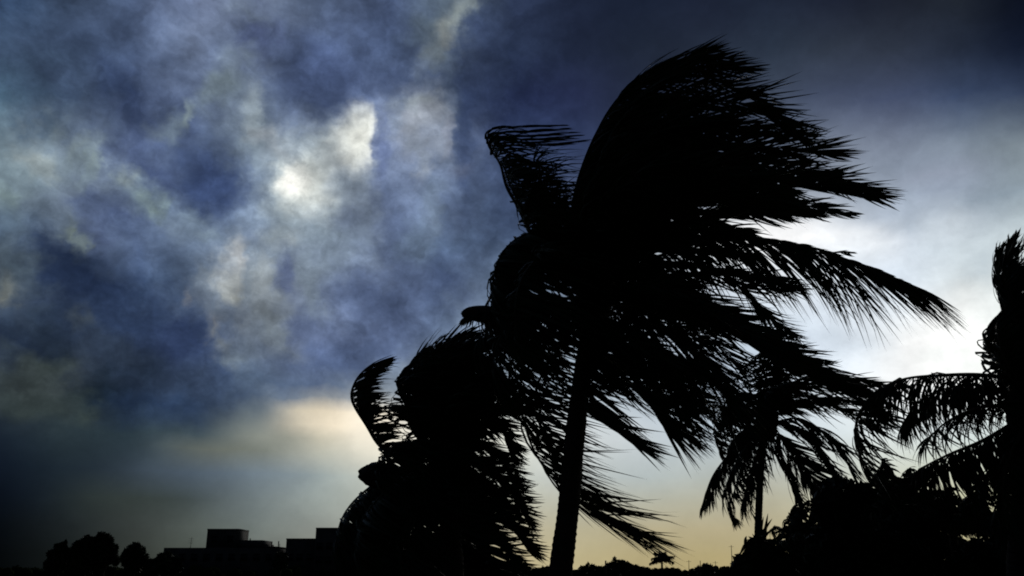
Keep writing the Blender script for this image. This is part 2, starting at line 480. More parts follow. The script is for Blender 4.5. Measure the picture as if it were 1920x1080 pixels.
M_GLASS = material("dark_glass", (.015, .018, .02), (.025, .03, .034), 1.0, .15, 0, spec=.6)
M_FRAME = material("window_frame_paint", (.12, .11, .10), (.18, .17, .16), 3.0, .6)
M_STEEL = material("rusty_steel", (.05, .035, .025), (.09, .06, .045), 12.0, .7)

# ------------------------------------------------------------------ palm fronds


def spline(C, n):
    C = np.asarray(C, float)
    P = np.vstack([2 * C[0] - C[1], C, 2 * C[-1] - C[-2]])
    seg = len(C) - 1
    out = []
    for i in range(n):
        s = i / (n - 1) * seg
        k = min(int(s), seg - 1); t = s - k
        p0, p1, p2, p3 = P[k], P[k+1], P[k+2], P[k+3]
        out.append(.5 * ((2*p1) + (-p0+p2)*t + (2*p0-5*p1+4*p2-p3)*t*t + (-p0+3*p1-3*p2+p3)*t**3))
    out = np.array(out)
    d = np.r_[0, np.cumsum(np.linalg.norm(np.diff(out, axis=0), axis=1))]
    u = np.linspace(0, d[-1], n)
    return np.stack([np.interp(u, d, out[:, i]) for i in range(3)], 1), d[-1]


KS = 6
WPROF = np.array([.35, .9, 1, .9, .68, .38, .03])


def norm(a):
    return a / (np.linalg.norm(a, axis=-1, keepdims=True) + 1e-9)


def leaflet_arrays(base, d0, h, L, W, flat, bend, g=None):
    """curved, tapering, V-folded strips. Returns verts (n, 3*(KS+1), 3)"""
    n = len(base)
    pos = [base]
    g = g if g is not None else rng
    for k in range(KS):
        u = ((k + .5) / KS) ** bend[:, None]
        d = norm(d0 * (1 - u) + h * u)
        pos.append(pos[-1] + d * (L / KS)[:, None])
    P = np.stack(pos, 1)
    T = norm(np.gradient(P, axis=1))
    Wd = norm(flat[:, None, :] - T * np.sum(flat[:, None, :] * T, -1, keepdims=True))
    Nn = np.cross(T, Wd)
    w = (W[:, None] * WPROF[None, :])[:, :, None] * .5
    V = np.stack([P + Wd * w - Nn * w * .45, P, P - Wd * w - Nn * w * .45], 2)
    return V.reshape(n, -1, 3)


LQ = np.array([(3*k+j, 3*k+j+1, 3*k+j+4, 3*k+j+3) for k in range(KS) for j in (0, 1)])


def leaf_len(t, t0):
    u = np.clip((t - t0) / (1 - t0), 0, 1)
    return np.interp(u, [0, .06, .2, .45, .75, .92, 1], [.35, .65, .95, 1, .88, .66, .34])


SINGLE_LEFT = [300]


def frond(parent, C, Lm, hA, hB, pairs=90, wid=.045, t0=.14, rad=.024, fwd=.62, side=.75, bend=.55, clump=.35, jit=.13,
          singles=False, split=.0, up=None, droop=None, stiff_tip=.25, gap=.0, label=None):
    """One pinnate frond: a tapering rachis along the control points C and rows of leaflets on both sides.
    hA, hB: the world directions into which wind and weight pull the two rows."""
    loc = np.array(parent.location)
    P, length = spline(C, 36)
    T = norm(np.gradient(P, axis=0))
    t_st = np.linspace(0, 1, 36)
    mb = MB()
    mb.tube(P - loc, rad * (1.15 - t_st) ** .9 * np.where(t_st < .08, 1.5 - 6 * t_st, 1.0) + .003, 5)
    fr = mb.build("frond", M_RIB, parent, True)
    if label: fr["label"] = label
    n = pairs * 2
    t = np.repeat(np.linspace(t0, .992, pairs), 2) + rng.normal(0, .25 / pairs, n)
    t = np.clip(t, t0, .998)
    sgn = np.tile([1., -1.], pairs)
    keep = rng.random(n) > gap
    # torn stretches
    for _ in range(2):
        c = rng.uniform(t0, 1); wdt = rng.uniform(.004, .016)
        s_ = rng.choice([-1, 1])
        keep &= ~((abs(t - c) < wdt) & (sgn == s_))
    t, sgn = t[keep], sgn[keep]; n = len(t)
    base = np.stack([np.interp(t, t_st, P[:, i]) for i in range(3)], 1)
    Tt = norm(np.stack([np.interp(t, t_st, T[:, i]) for i in range(3)], 1))
    upv = np.array([0., 0., 1.]) if up is None else np.asarray(up, float)
    S = np.cross(Tt, upv)
    S = norm(np.where(np.linalg.norm(S, axis=1, keepdims=True) < .15, np.array([[0., 1., 0.]]), S))
    f = fwd + (1 - fwd) * np.clip((t - .75) / .25, 0, 1) * .8
    d0 = norm(Tt * f[:, None] + S * (sgn * side * (1 - .5 * np.clip((t - .7) / .3, 0, 1)))[:, None] + rng.normal(0, jit, (n, 3)))
    hA, hB = np.asarray(hA, float), np.asarray(hB, float)
    h = np.where(sgn[:, None] > 0, hA[None], hB[None])
    # neighbouring leaflets cling together in the gusts
    ph = rng.uniform(0, 6.28, 6)
    q_ = rng.uniform(.7, 1.5, 6)
    cl = np.stack([np.sin(t * 17 * q_[0] + ph[0] + sgn) + .6 * np.sin(t * 43 * q_[1] + ph[1] - sgn), np.sin(t * 14 * q_[2] + ph[2]) + .5 * np.sin(t * 37 * q_[3] + ph[3]),
                   np.sin(t * 19 * q_[4] + ph[4] + sgn * .7) + .7 * np.sin(t * 53 * q_[5] + ph[5])], 1) * clump * .35
    tipw = (np.clip((t - .72) / .28, 0, 1) * stiff_tip * 2)[:, None]
    h = norm(h + cl + rng.normal(0, jit, (n, 3)) + Tt * tipw)
    L = Lm * leaf_len(t, t0) * rng.uniform(.78, 1.12, n) * np.where(rng.random(n) < .08, rng.uniform(.4, .8, n), 1)
    W = wid * rng.uniform(.7, 1.15, n) * (1.0 - .35 * t)
    flat = norm(np.cross(d0, S * sgn[:, None]) * .5 + Tt + rng.normal(0, .45, (n, 3)))
    B = rng.uniform(bend * .75, bend * 1.3, n)
    V = leaflet_arrays(base, d0, h, L, W, flat, B)
    idx = np.arange(n)
    own = np.zeros(n, bool)
    if singles and SINGLE_LEFT[0] > 0:
        pick = idx if singles is True else idx[::singles]
        pick = pick[:SINGLE_LEFT[0]]
        SINGLE_LEFT[0] -= len(pick)
        own[pick] = True
        for i in pick:
            me = mesh("leaflet", V[i] - base[i], [LQ])
            link("leaflet", me, fr, M_LEAF, base[i] - loc)
    rest_ = V[~own]
    if len(rest_):
        m = len(rest_)
        Q = (LQ[None] + (np.arange(m) * 3 * (KS + 1))[:, None, None]).reshape(-1, 4)
        o = link("leaflets", mesh("leaflets", rest_.reshape(-1, 3) - loc, [Q]), fr, M_LEAF)
        o["kind"] = "stuff"
    return fr


def px_path(D, pts):
    """pts: (px, py, metres nearer (-) or farther (+) than the trunk)"""
    return np.array([at(x, y, D + d) for x, y, d in pts])


def blown(c, az, el, length, wind, grav=.55, gust=1.2, n=7):
    """control points of a frond that leaves the crown c at az/el (deg) and is bent by wind and weight"""
    d = np.array([math.cos(R(az)) * math.cos(R(el)), math.sin(R(az)) * math.cos(R(el)), math.sin(R(el))])
    p = np.array(c, float); out = [p.copy()]
    for i in range(n - 1):
        s = (i + 1) / (n - 1)
        d = d + (np.array(wind) * gust * s + np.array([0, 0, -grav * s])) / (n - 1) * 1.8
        d /= np.linalg.norm(d)
        p = p + d * length / (n - 1)
        out.append(p.copy())
    return np.array(out)


def ringed_trunk(name, parent, C, r0, r1, rings=60, sides=14):
    loc = np.array(parent.location)
    n = rings * 3
    P, _ = spline(C, n)
    t = np.linspace(0, 1, n)
    r = r0 + (r1 - r0) * t ** .8
    r = r * (1 + .05 * (np.arange(n) % 3 == 0)) * (1 + .02 * np.sin(t * 40)) + r0 * .5 * np.exp(-t * 16)
    rr = r[:, None] * (1 + rng.normal(0, .012, (n, sides)))
    mb = MB(); mb.tube(P - loc, rr, sides)
    return mb.build(name, M_TRUNK, parent, True)


def ellipsoid(mb, c, ax, r, nu=12, nv=8, nz=0.0):
    """ax: three unit axes, r: three radii"""
    ax = np.array(ax, float)
    V = []
    for i in range(nv + 1):
        ph = math.pi * i / nv
        for j in range(nu):
            th = 2 * math.pi * j / nu
            q = np.array([math.cos(ph), math.sin(ph) * math.cos(th), math.sin(ph) * math.sin(th)]) * (1 + (rng.normal(0, nz) if 0 < i < nv else 0))
            V.append(np.array(c) + ax[0] * r[0] * q[0] + ax[1] * r[1] * q[1] + ax[2] * r[2] * q[2])
    Q = [(i*nu+j, i*nu+(j+1) % nu, (i+1)*nu+(j+1) % nu, (i+1)*nu+j) for i in range(nv) for j in range(nu)]
    mb.add(V, Q)


def crown_heart(parent, c, top, r):
    """the swollen, fibrous leaf bases where all fronds spring"""
    loc = np.array(parent.location)
    mb = MB()
    P, _ = spline([c - (top - c) * .8, c - (top - c) * .2, c + (top - c) * .5, top], 14)
    t = np.linspace(0, 1, 14)
    rad = r * (.75 + .9 * np.sin(t * 2.6) ** 1.2) * (1 - .55 * t)
    mb.tube(P - loc, rad[:, None] * (1 + rng.normal(0, .06, (14, 12))), 12)
    return mb.build("crown_heart", M_TRUNK, parent, True)


def spathe(parent, a, b, r):
    loc = np.array(parent.location)
    a, b = np.array(a) - loc, np.array(b) - loc
    x = norm(b - a); y = norm(np.cross(x, [0, 0, 1.])); z = np.cross(x, y)
    mb = MB(); ellipsoid(mb, (a + b) / 2, (x, y, z), (np.linalg.norm(b - a) / 2, r, r), 16, 14, .035)
    return mb.build("spathe", M_SPATHE, parent, True)


RT = np.array([1., 0, 0]); UP = np.array([0, 0, 1.]); FW = np.array([0, 1., 0])


def W3(x, z, y=0.0):
    return np.array([x, y, z], float)

# ------------------------------------------------------------------ setting
gr = MB()
gx = np.concatenate([-np.geomspace(3000, 8, 14), [0], np.geomspace(8, 3000, 14)])
gy = np.concatenate([[-200, -40, -10], np.linspace(0, 60, 13), np.geomspace(80, 5000, 12)])
GV = np.array([(x, y, 0 if abs(x) > 500 or y > 500 else rng.normal(0, .03)) for y in gy for x in gx])
GQ = [(j*len(gx)+i, j*len(gx)+i+1, (j+1)*len(gx)+i+1, (j+1)*len(gx)+i) for j in range(len(gy)-1) for i in range(len(gx)-1)]
gr.add(GV, GQ)
ground = tag(gr.build("ground", M_GROUND), kind="structure")

# ------------------------------------------------------------------ far buildings


def wall_with_windows(parent, x0, x1, y0, y1, z1, cols, floors, mat, floor_h=3.1, z0=0.0, name="wall"):
    """one block of a flat-roofed building: body, parapet, window recess pieces on the camera side"""
    lx, ly, lz = parent.location
    mb = MB()
    mb.box((x0-lx, y0-ly, z0-lz), (x1-lx, y1-ly, z1-lz))
    mb.build(name, mat, parent)
    for f in range(floors):
        zb = z0 + f * floor_h + 1.0
        if zb + 1.3 > z1: break
        for c in range(cols):
            cx = x0 + (x1 - x0) * (c + .5) / cols
            fr = MB()
            a, b = cx - .6, cx + .6
            for (p, q, r, s) in ((a-.08, a, zb, zb+1.3), (b, b+.08, zb, zb+1.3), (a-.08, b+.08, zb+1.3, zb+1.38), (a-.14, b+.14, zb-.1, zb), (cx-.025, cx+.025, zb, zb+1.3)):
                fr.box((p-lx, y0-.09-ly, r-lz), (q-lx, y0-.002-ly, s-lz))
            w = fr.build("window", M_FRAME, parent)
            for (p, q) in ((a, cx-.025), (cx+.025, b)):
                g = MB(); g.box((p-lx, y0-.03-ly, zb-lz), (q-lx, y0-.003-ly, zb+1.3-lz))
                g.build("pane", M_GLASS, w)


def parapet(parent, x0, x1, y0, y1, z, h, mat, name="parapet"):
    lx, ly, lz = parent.location
    m = MB(); t = .18; o = .05
    for a, b in (((x0-o, y0-o), (x1+o, y0+t)), ((x0-o, y1-t), (x1+o, y1+o)), ((x0-o, y0+t), (x0+t, y1-t)), ((x1-t, y0+t), (x1+o, y1-t))):
        m.box((a[0]-lx, a[1]-ly, z+.003-lz), (b[0]-lx, b[1]-ly, z+h-lz))
    m.build(name, mat, parent)


DB = 180.0
def X(px, D=DB): return at(px, 1040, D)[0]
def Z(py, D=DB): return at(960, py, D)[2]


b1 = thing("apartment_building", (X(410), DB, 0), "stepped flat-roofed building with a square stair tower and thin roof antenna", "building")
wall_with_windows(b1, X(306), X(516.6), DB, DB + 14, Z(1027), 9, 3, M_CONC)
wall_with_windows(b1, X(378), X(438), DB + 2, DB + 9, Z(993), 2, 1, M_CONC2, 3.1, Z(1027), "stair_tower")
wall_with_windows(b1, X(438.2), X(484), DB + 2.2, DB + 10, Z(1012), 2, 1, M_CONC, 2.4, Z(1027), "penthouse")
wall_with_windows(b1, X(484.2), X(490), DB + 2.4, DB + 9, Z(1019), 0, 0, M_CONC2, 2.4, Z(1027), "lift_box")
parapet(b1, X(311), X(377), DB + .1, DB + 13.8, Z(1037), Z(1034) - Z(1037), M_CONC2)
parapet(b1, X(378), X(438), DB + 2, DB + 9, Z(993), Z(990.5) - Z(993), M_CONC)
parapet(b1, X(491), X(516.6), DB, DB + 14, Z(1027), Z(1024.5) - Z(1027), M_CONC2)
for px, top in ((495.5, 1014), (508.5, 1013), (511, 1018), (453, 1007.5)):
    m = MB(); zb = Z(1027) if px > 490 else Z(1012)
    m.tube([(X(px)-b1.location.x, 5, zb), (X(px)-b1.location.x, 5, Z(top))], .11 if px < 509 else .05, 6)
    o = m.build("column_stub", M_CONC2, b1)
m = MB()
ax_ = X(335) - b1.location.x
m.tube([(ax_, 6, Z(1036)), (ax_ + .1, 6, Z(1005))], [.07, .035], 5)
for k, zz in enumerate((1008, 1012, 1016)):
    m.tube([(ax_ - .5, 6, Z(zz)), (ax_ + .5, 6, Z(zz))], .02, 4)
m.build("antenna", M_STEEL, b1)

b2 = thing("apartment_building", (X(620), DB + 4, 0), "flat-roofed building with a low and a higher roof, half hidden by the arching palm fronds", "building")
wall_with_windows(b2, X(535), X(590), DB, DB + 13, Z(1012), 3, 3, M_CONC2)
wall_with_windows(b2, X(590.2), X(735), DB - .4, DB + 13, Z(992), 8, 4, M_CONC, 2.6, 0, "main_block")
parapet(b2, X(535), X(590), DB, DB + 13, Z(1012), Z(1009.5) - Z(1012), M_CONC)
parapet(b2, X(590.4), X(735), DB - .4, DB + 13, Z(992), Z(989.5) - Z(992), M_CONC2)

# ------------------------------------------------------------------ broad-leaved trees and hedges


def leaf_cloud(centers, radii, n, size, squash=1.0):
    """leaf-sized faces spread through clumps; returns verts, tris"""
    k = len(centers)
    w = np.array(radii) ** 2; w = w / w.sum()
    ci = rng.choice(k, n, p=w)
    d = norm(rng.normal(0, 1, (n, 3)))
    r = np.array(radii)[ci] * rng.uniform(.55, 1.05, n) ** .6
    c = np.array(centers)[ci] + d * r[:, None] * np.array([1, 1, squash])
    a = norm(rng.normal(0, 1, (n, 3)) + d * .3)
    b = norm(np.cross(a, rng.normal(0, 1, (n, 3))))
    s = size * rng.uniform(.6, 1.3, n)[:, None]
    nn = np.cross(a, b)
    V = np.stack([c - a * s, c + b * s * .42 + nn * s * .12, c + a * s, c - b * s * .42 + nn * s * .12], 1).reshape(-1, 3)
    T = np.array([(0, 1, 2, 3)])[None] + (np.arange(n) * 4)[:, None, None]
    return V, T.reshape(-1, 4)


def broad_tree(name, D, px, base_r, clumps, label, cat="tree", group=None, n=2500, leaf=.16, trunk_r=.14, mat=None, depth=1.0):
    """clumps: (px, py, r_px) outline lobes of the crown"""
    s = D / F_PX
    root = at(px, 1076, D); root[2] = 0
    th = thing(name, root, label, cat, group)
    loc = np.array(root)
    cs, rs = [], []
    for (x, y, r) in clumps:
        c = at(x, y, D + rng.uniform(-.5, .5) * r * s * depth)
        cs.append(c - loc); rs.append(r * s)
        for _ in range(5):                                # smaller lobes round each large one
            q = norm(rng.normal(0, 1, 3)) * r * s * rng.uniform(.7, 1.15) + np.array([.12 * r * s, 0, 0])
            cs.append(c - loc + q); rs.append(r * s * rng.uniform(.18, .42))
    V, Q = leaf_cloud(cs, rs, n, leaf)
    link("crown", mesh("crown", V, [Q]), th, mat or M_FOL)
    m = MB()
    mid = np.mean(np.array(cs), 0)
    m.tube(spline([(0, 0, 0), (mid[0]*.3, mid[1]*.3, mid[2]*.4), tuple(mid*.85)], 10)[0], np.linspace(trunk_r, trunk_r*.5, 10), 8)
    for i in range(0, len(clumps)):
        c = cs[i * 6]
        m.tube(spline([tuple(mid*np.array([.3,.3,.45])), tuple((mid*.5+c*.5)*np.array([1,1,.85])), tuple(c)], 8)[0], np.linspace(trunk_r*.5, .02, 8), 6)
    m.build("trunk", M_BARK, th, True)
    return th


broad_tree("tree", 95, 112, 0, [(114, 1030, 11), (104, 1042, 13), (122, 1040, 11), (110, 1054, 18), (96, 1060, 12)], "small round dark tree at the far left of the treetops", "tree", "dark trees left of the buildings", 2600, .3)
broad_tree("tree", 95, 160, 0, [(162, 1018, 11), (148, 1026, 12), (140, 1038, 9), (166, 1036, 17), (156, 1050, 22), (174, 1026, 8)], "leaning dark tree whose crown joins the tallest one beside it", "tree", "dark trees left of the buildings", 3400, .3)
broad_tree("tree", 95, 192, 0, [(190, 1008, 9), (200, 1012, 9), (182, 1020, 12), (206, 1022, 6), (190, 1040, 22), (213, 1029, 5), (206, 1046, 10), (216, 1052, 7)], "tallest ragged dark tree left of the buildings", "tree", "dark trees left of the buildings", 3400, .3)
broad_tree("tree", 90, 252, 0, [(254, 1026, 7), (246, 1034, 10), (262, 1035, 9), (238, 1046, 10), (268, 1046, 9), (252, 1052, 20)], "rounded dark tree standing alone next to the stepped building", "tree", "dark trees left of the buildings", 3000, .28)
broad_tree("shrub", 90, 283, 0, [(283, 1062, 12), (292, 1068, 10)], "low dark shrub between the lone round tree and the stepped building", "shrub", None, 900, .3)
broad_tree("shrub", 120, 526, 0, [(526, 1044, 8), (522, 1058, 10), (530, 1056, 9)], "small dark shrub showing in the gap between the two flat-roofed buildings", "shrub", None, 900, .3)
broad_tree("tree", 70, 308, 0, [(313, 1044, 8), (306, 1056, 14), (322, 1060, 16)], "small dark tree at the left corner of the stepped building", "tree", None, 1400, .26)

# far treeline: nobody could count it
tl_c, tl_r = [], []
for i in range(760):
    px = rng.uniform(-500, 2500)
    D = rng.uniform(150, 260)
    prof = 1064 + 3 * math.sin(px * .031) + 2.5 * math.sin(px * .083 + 1) + rng.normal(0, 1.6)
    if 1080 < px < 1110: prof += 2
    if 1150 < px < 1185: prof -= 7
    if px < 330: prof -= 2
    c = at(px, prof, D); r = rng.uniform(.7, 1.7)
    c[2] -= r * .8
    tl_c.append(c); tl_r.append(r)
    tl_c.append(c - np.array([rng.normal(0, .6), 0, r * 1.1])); tl_r.append(r * 1.2)
    tl_c.append(c - np.array([rng.normal(0, .6), 0, r * 2.2])); tl_r.append(r * 1.3)
V, Q = leaf_cloud(tl_c, tl_r, 150000, .24, .9)
core = MB(); core.add(V, Q)
for c, r in zip(tl_c, tl_r):
    ellipsoid(core, c, np.eye(3), (r * .9, r * .9, r * .85), 7, 4, .06)
V, Q = np.vstack(core.V), np.vstack(core.Q)
o = link("distant_treeline", mesh("distant_treeline", V, [Q]), None, M_FOL2)
tag(o, kind="stuff")

# thin masts and stubs on the far right skyline
for px, top, r, lab in ((1374, 1022, .06, "tall thin mast on the skyline right of the gap"), (1292, 1050, .05, "thin pole on the skyline nearest the tiny far palm"),
                        (1135.5, 1051, .16, "stout dark post left of the bushy far clump"), (1313.5, 1051, .07, "thin pole on the skyline beside a low round bush"), (1342, 1052, .05, "short thin pole on the skyline between bush and mast")):
    b = at(px, 1076, 140); b[2] = 0
    m = MB(); m.tube([(0, 0, 0), (.02, 0, (at(px, top, 140)[2]) * .6), (.08, 0, at(px, top, 140)[2])], [r * 1.5, r, r * .7], 7)
    if r < .07: m.tube([(-.35, 0, at(px, top + 3, 140)[2]), (.45, 0, at(px, top + 3, 140)[2])], .02, 4)
    o = m.build("pole", M_STEEL); o.location = b
    tag(o, lab, "pole", "poles along the far skyline")
broad_tree("shrub", 150, 1155, 0, [(1154, 1052, 6), (1166, 1056, 6), (1148, 1064, 9), (1172, 1064, 9), (1160, 1072, 12)], "bushy clump on the skyline between stout post and tiny far palm", "shrub", "shrubs on the far skyline", 900, .34)
broad_tree("shrub", 150, 1322, 0, [(1322, 1063, 6), (1332, 1068, 8), (1312, 1069, 8), (1322, 1075, 10)], "low round bush on the skyline between the thin poles", "shrub", "shrubs on the far skyline", 700, .34)
broad_tree("shrub", 150, 1103, 0, [(1103, 1063, 5), (1112, 1068, 7), (1092, 1069, 7), (1103, 1075, 10)], "low bush on the skyline just right of the ringed palm trunk", "shrub", "shrubs on the far skyline", 700, .34)

# ------------------------------------------------------------------ palms
WIND = (1.0, .12, .0)


def palm(D, foot_px, trunk_pts, crown_pt, r0, r1, label, heart=.22, heart_up=(0, 0, .55), rings=60):
    """trunk_pts: (px, py, dD) from the foot up to the crown"""
    foot = at(foot_px, 1200, D); foot[2] = 0
    th = thing("coconut_palm", foot, label, "palm tree", "wind-blown coconut palms")
    C = px_path(D, trunk_pts)
    C[0][2] = 0
    ringed_trunk("trunk", th, C, r0, r1, rings)
    c = at(crown_pt[0], crown_pt[1], D)
    crown_heart(th, c, c + np.array(heart_up), heart)
    return th, c


# --- the tall palm in the middle
D1 = 13.0
y_foot = 1076 + CAM_Z / 13 * F_PX
p1, c1 = palm(D1, 1033, [(1030, y_foot, 0), (1040, 1180, 0), (1050, 1080, 0), (1066, 950, 0), (1077, 830, 0), (1087, 740, 0), (1100, 650, 0), (1112, 575, 0)],
              (1116, 560), .185, .125, "tallest wind-bent coconut palm with its whole trunk foot visible, centre of the picture", .24, (.15, 0, .7))
s1 = D1 / F_PX * 1.05    # metres per pixel near the crown


def f1(pts, Lpx, hA, hB, **k):
    return frond(p1, px_path(D1, pts), Lpx * s1 * 1.3, hA, hB, **k)


# the lone frond reaching right, each leaflet hanging
f1([(1125,548,0),(1200,478,-.2),(1335,444,-.5),(1480,455,-.8),(1610,494,-1.0),(1738,546,-1.2)], 158, W3(.42,-.91,.1), W3(.54,-.84,-.1), pairs=118, singles=2, wid=.034, clump=.4, jit=.06, bend=.3, fwd=.45, side=.35, stiff_tip=.3, t0=.22)
f1([(1120,550,0),(1210,470,.4),(1330,446,.8),(1440,456,1.2),(1520,472,1.5),(1592,474,1.8)], 50, W3(1,-.15,.2), W3(.9,-.4,.2), pairs=40, clump=.2, t0=.3)
f1([(1120,550,0),(1220,466,.2),(1340,440,.3),(1500,460,.1),(1600,492,0),(1700,530,-.2)], 30, W3(1,-.30,.1), W3(.95,-.42,-.1), pairs=50, clump=.15, jit=.05, t0=.3, stiff_tip=.4)
f1([(1125,550,.2),(1205,482,.1),(1335,450,-.2),(1470,458,-.4),(1590,490,-.6),(1690,528,-.7)], 135, W3(.42,-.9,.1), W3(.62,-.78,-.1), pairs=40, wid=.032, clump=.4, jit=.08, bend=.35, fwd=.4, side=.4, stiff_tip=.3, t0=.3)
# upper left frond, tip whipped over
f1([(1060,520,0),(1005,455,.1),(974,392,.2),(950,350,.2),(938,308,.2),(918,278,.2),(911,258,.2)], 150, W3(1,.02,.1), W3(.93,-.34,-.15), pairs=112, singles=2, wid=.042, clump=.3, bend=.4, fwd=.3, side=.8, stiff_tip=-.2, rad=.045, t0=.2, jit=.14)
f1([(1060,520,0),(1000,445,-.2),(976,388,-.3),(956,345,-.3),(942,305,-.3)], 125, W3(1,-.05,.1), W3(.8,-.6,-.15), pairs=80, wid=.04, clump=.5, bend=.5, fwd=.45, side=.9, stiff_tip=0, rad=.03, t0=.2, jit=.16)
f1([(1085,520,0),(1058,450,-.4),(1040,400,-.5),(1015,345,-.6),(1000,300,-.6)], 90, W3(.95,.25,.1), W3(.9,-.4,-.15), pairs=50, wid=.038, clump=.6, bend=.5, fwd=.5, side=.8, jit=.16)
for (dx, dy) in ((0, 0), (3, 9), (8, 17), (14, 24), (10, 30), (20, 36)):
    frond(p1, px_path(D1, [(911+dx,260+dy,.2),(912+dx,249+dy,.2),(930+dx,241+dy*.9,.2),(985+dx,237+dy,.2),(1050+dx*2,235+dy*.8,.2)]), .45, W3(1,.02), W3(1,-.05), pairs=10, t0=.3, rad=.013, wid=.036, side=.05, jit=.03, clump=.05)
f1([(1105,555,0),(1080,400,.05),(1118,290,.05),(1140,230,.05),(1160,180,.05)], 40, W3(.5,.85), W3(.8,.5), pairs=60, wid=.035, fwd=.8, side=.2, t0=.3)
# the great windward mass rising and streaming right
tops = [
 ([(1105,560,0),(1072,430,.2),(1108,275,.3),(1162,180,.3),(1240,125,.2),(1338,92,.2)], 105, W3(1,.30), W3(1,.02)),
 ([(1108,560,0),(1092,420,-.3),(1140,265,-.5),(1215,165,-.5),(1310,130,-.5),(1400,128,-.5)], 110, W3(1,.12), W3(1,-.2)),
 ([(1110,560,0),(1110,400,.5),(1180,240,.8),(1270,170,.9),(1360,160,1.0),(1435,195,1.1)], 125, W3(1,.18), W3(.95,-.25)),
 ([(1110,555,0),(1120,400,-.6),(1190,270,-1),(1290,200,-1.2),(1400,195,-1.4),(1490,250,-1.5)], 125, W3(1,.1), W3(.95,-.35)),
 ([(1112,555,0),(1130,420,.8),(1210,290,1.3),(1320,240,1.6),(1430,240,1.8),(1515,258,2)], 130, W3(1,.2), W3(1,-.2)),
 ([(1112,552,0),(1140,430,-.4),(1230,320,-.7),(1350,270,-.9),(1460,278,-1),(1555,290,-1.1)], 130, W3(1,.22), W3(1,-.1)),
 ([(1115,550,0),(1150,440,.3),(1250,350,.5),(1380,310,.6),(1490,320,.7),(1575,345,.8)], 125, W3(1,.12), W3(.9,-.4)),
 ([(1115,550,0),(1160,450,-.6),(1270,380,-1),(1410,345,-1.2),(1545,345,-1.3),(1650,368,-1.4)], 105, W3(1,.10), W3(.95,-.3)),
 ([(1115,550,0),(1165,465,.5),(1280,410,.9),(1400,385,1.1),(1510,385,1.3),(1590,402,1.4)], 90, W3(1,-.02), W3(.92,-.28)),
 ([(1115,550,0),(1130,440,1.2),(1200,330,2.0),(1300,300,2.6),(1400,330,3.0),(1470,365,3.2)], 120, W3(1,.1), W3(1,-.2)),
 ([(1115,550,0),(1120,430,-1.2),(1180,340,-2.0),(1280,310,-2.5),(1390,340,-2.9),(1470,380,-3.1)], 110, W3(1,.1), W3(1,-.2)),
 ([(1105,550,0),(1085,400,.1),(1110,300,.3),(1150,215,.4),(1200,190,.5),(1280,215,.5)], 120, W3(1,.25), W3(1,-.1)),
 ([(1108,550,0),(1095,450,-.2),(1130,350,-.3),(1190,280,-.5),(1270,270,-.6),(1360,300,-.6)], 125, W3(1,.2), W3(1,-.15)),
 ([(1115,550,0),(1170,480,-.2),(1260,430,-.4),(1350,400,-.5),(1450,396,-.6),(1530,400,-.7)], 80, W3(1,-.02), W3(1,-.2)),
]
tops += [
 ([(1105,555,0),(1085,440,.6),(1105,340,.9),(1150,250,1.1),(1220,200,1.2),(1320,190,1.3)], 120, W3(1,.15), W3(.95,-.3)),
 ([(1105,555,0),(1090,450,-.9),(1115,360,-1.3),(1170,300,-1.5),(1250,240,-1.7),(1360,235,-1.8)], 120, W3(1,.15), W3(.95,-.3)),
 ([(1110,555,0),(1120,460,.9),(1170,380,1.4),(1240,340,1.7),(1330,350,2),(1420,370,2.1)], 120, W3(1,.15), W3(.95,-.3)),
 ([(1110,555,0),(1140,460,-1),(1200,400,-1.6),(1290,360,-2),(1380,375,-2.3),(1450,400,-2.4)], 100, W3(1,.1), W3(1,-.2)),
 ([(1105,555,0),(1100,470,.3),(1130,400,.4),(1180,340,.5),(1250,310,.6),(1330,320,.7)], 120, W3(1,.2), W3(.9,-.3)),
 ([(1108,556,0),(1072,410,-.1),(1106,275,-.1),(1165,185,-.1),(1255,130,-.1),(1370,108,-.1)], 105, W3(1,.22), W3(1,-.1)),
]
for q in tops:
    q = (q[0], q[1] * .9, q[2], q[3])
    f1(*q, pairs=112, wid=.056, clump=.5, bend=.45, stiff_tip=.3)
# left arching fronds, leaflets blown back through the crown
f1([(1095,550,0),(1045,462,-.2),(990,440,-.3),(945,470,-.4),(925,525,-.5),(922,590,-.5)], 125, W3(1,-.15,.1), W3(.9,-.45,.1), pairs=90, wid=.062, fwd=.2, side=.8, clump=.4)
f1([(1095,552,0),(1050,480,.4),(1005,452,.6),(960,480,.7),(940,540,.8),(945,620,.9)], 130, W3(1,-.2,.1), W3(.9,-.5,.1), pairs=90, wid=.062, fwd=.2, side=.8)
f1([(1095,555,0),(1060,500,-.8),(1020,480,-1.2),(980,520,-1.5),(965,590,-1.7),(975,660,-1.8)], 130, W3(1,-.2), W3(.9,-.5), pairs=80, wid=.062, fwd=.2, side=.8)
f1([(1095,560,0),(1040,560,.3),(980,565,.4),(930,590,.5),(900,640,.6),(895,690,.6)], 110, W3(.9,-.4), W3(.6,-.8), pairs=80, wid=.05, fwd=.3)
f1([(1095,565,0),(1030,580,-.6),(970,600,-1.0),(930,650,-1.2),(925,720,-1.2)], 120, W3(.95,-.3), W3(.7,-.7), pairs=80, wid=.05, fwd=.3)
f1([(1098,570,0),(1040,610,.7),(990,650,1.1),(965,700,1.3),(980,745,1.4)], 110, W3(1,-.3), W3(.8,-.6), pairs=80, wid=.05, fwd=.3)
f1([(1095,550,0),(1048,462,-.1),(995,440,-.1),(950,466,-.1),(930,520,-.1),(925,600,-.1)], 90, W3(1,-.35,.1), W3(.8,-.7,.1), pairs=120, wid=.07, fwd=.15, side=.6, clump=.2)
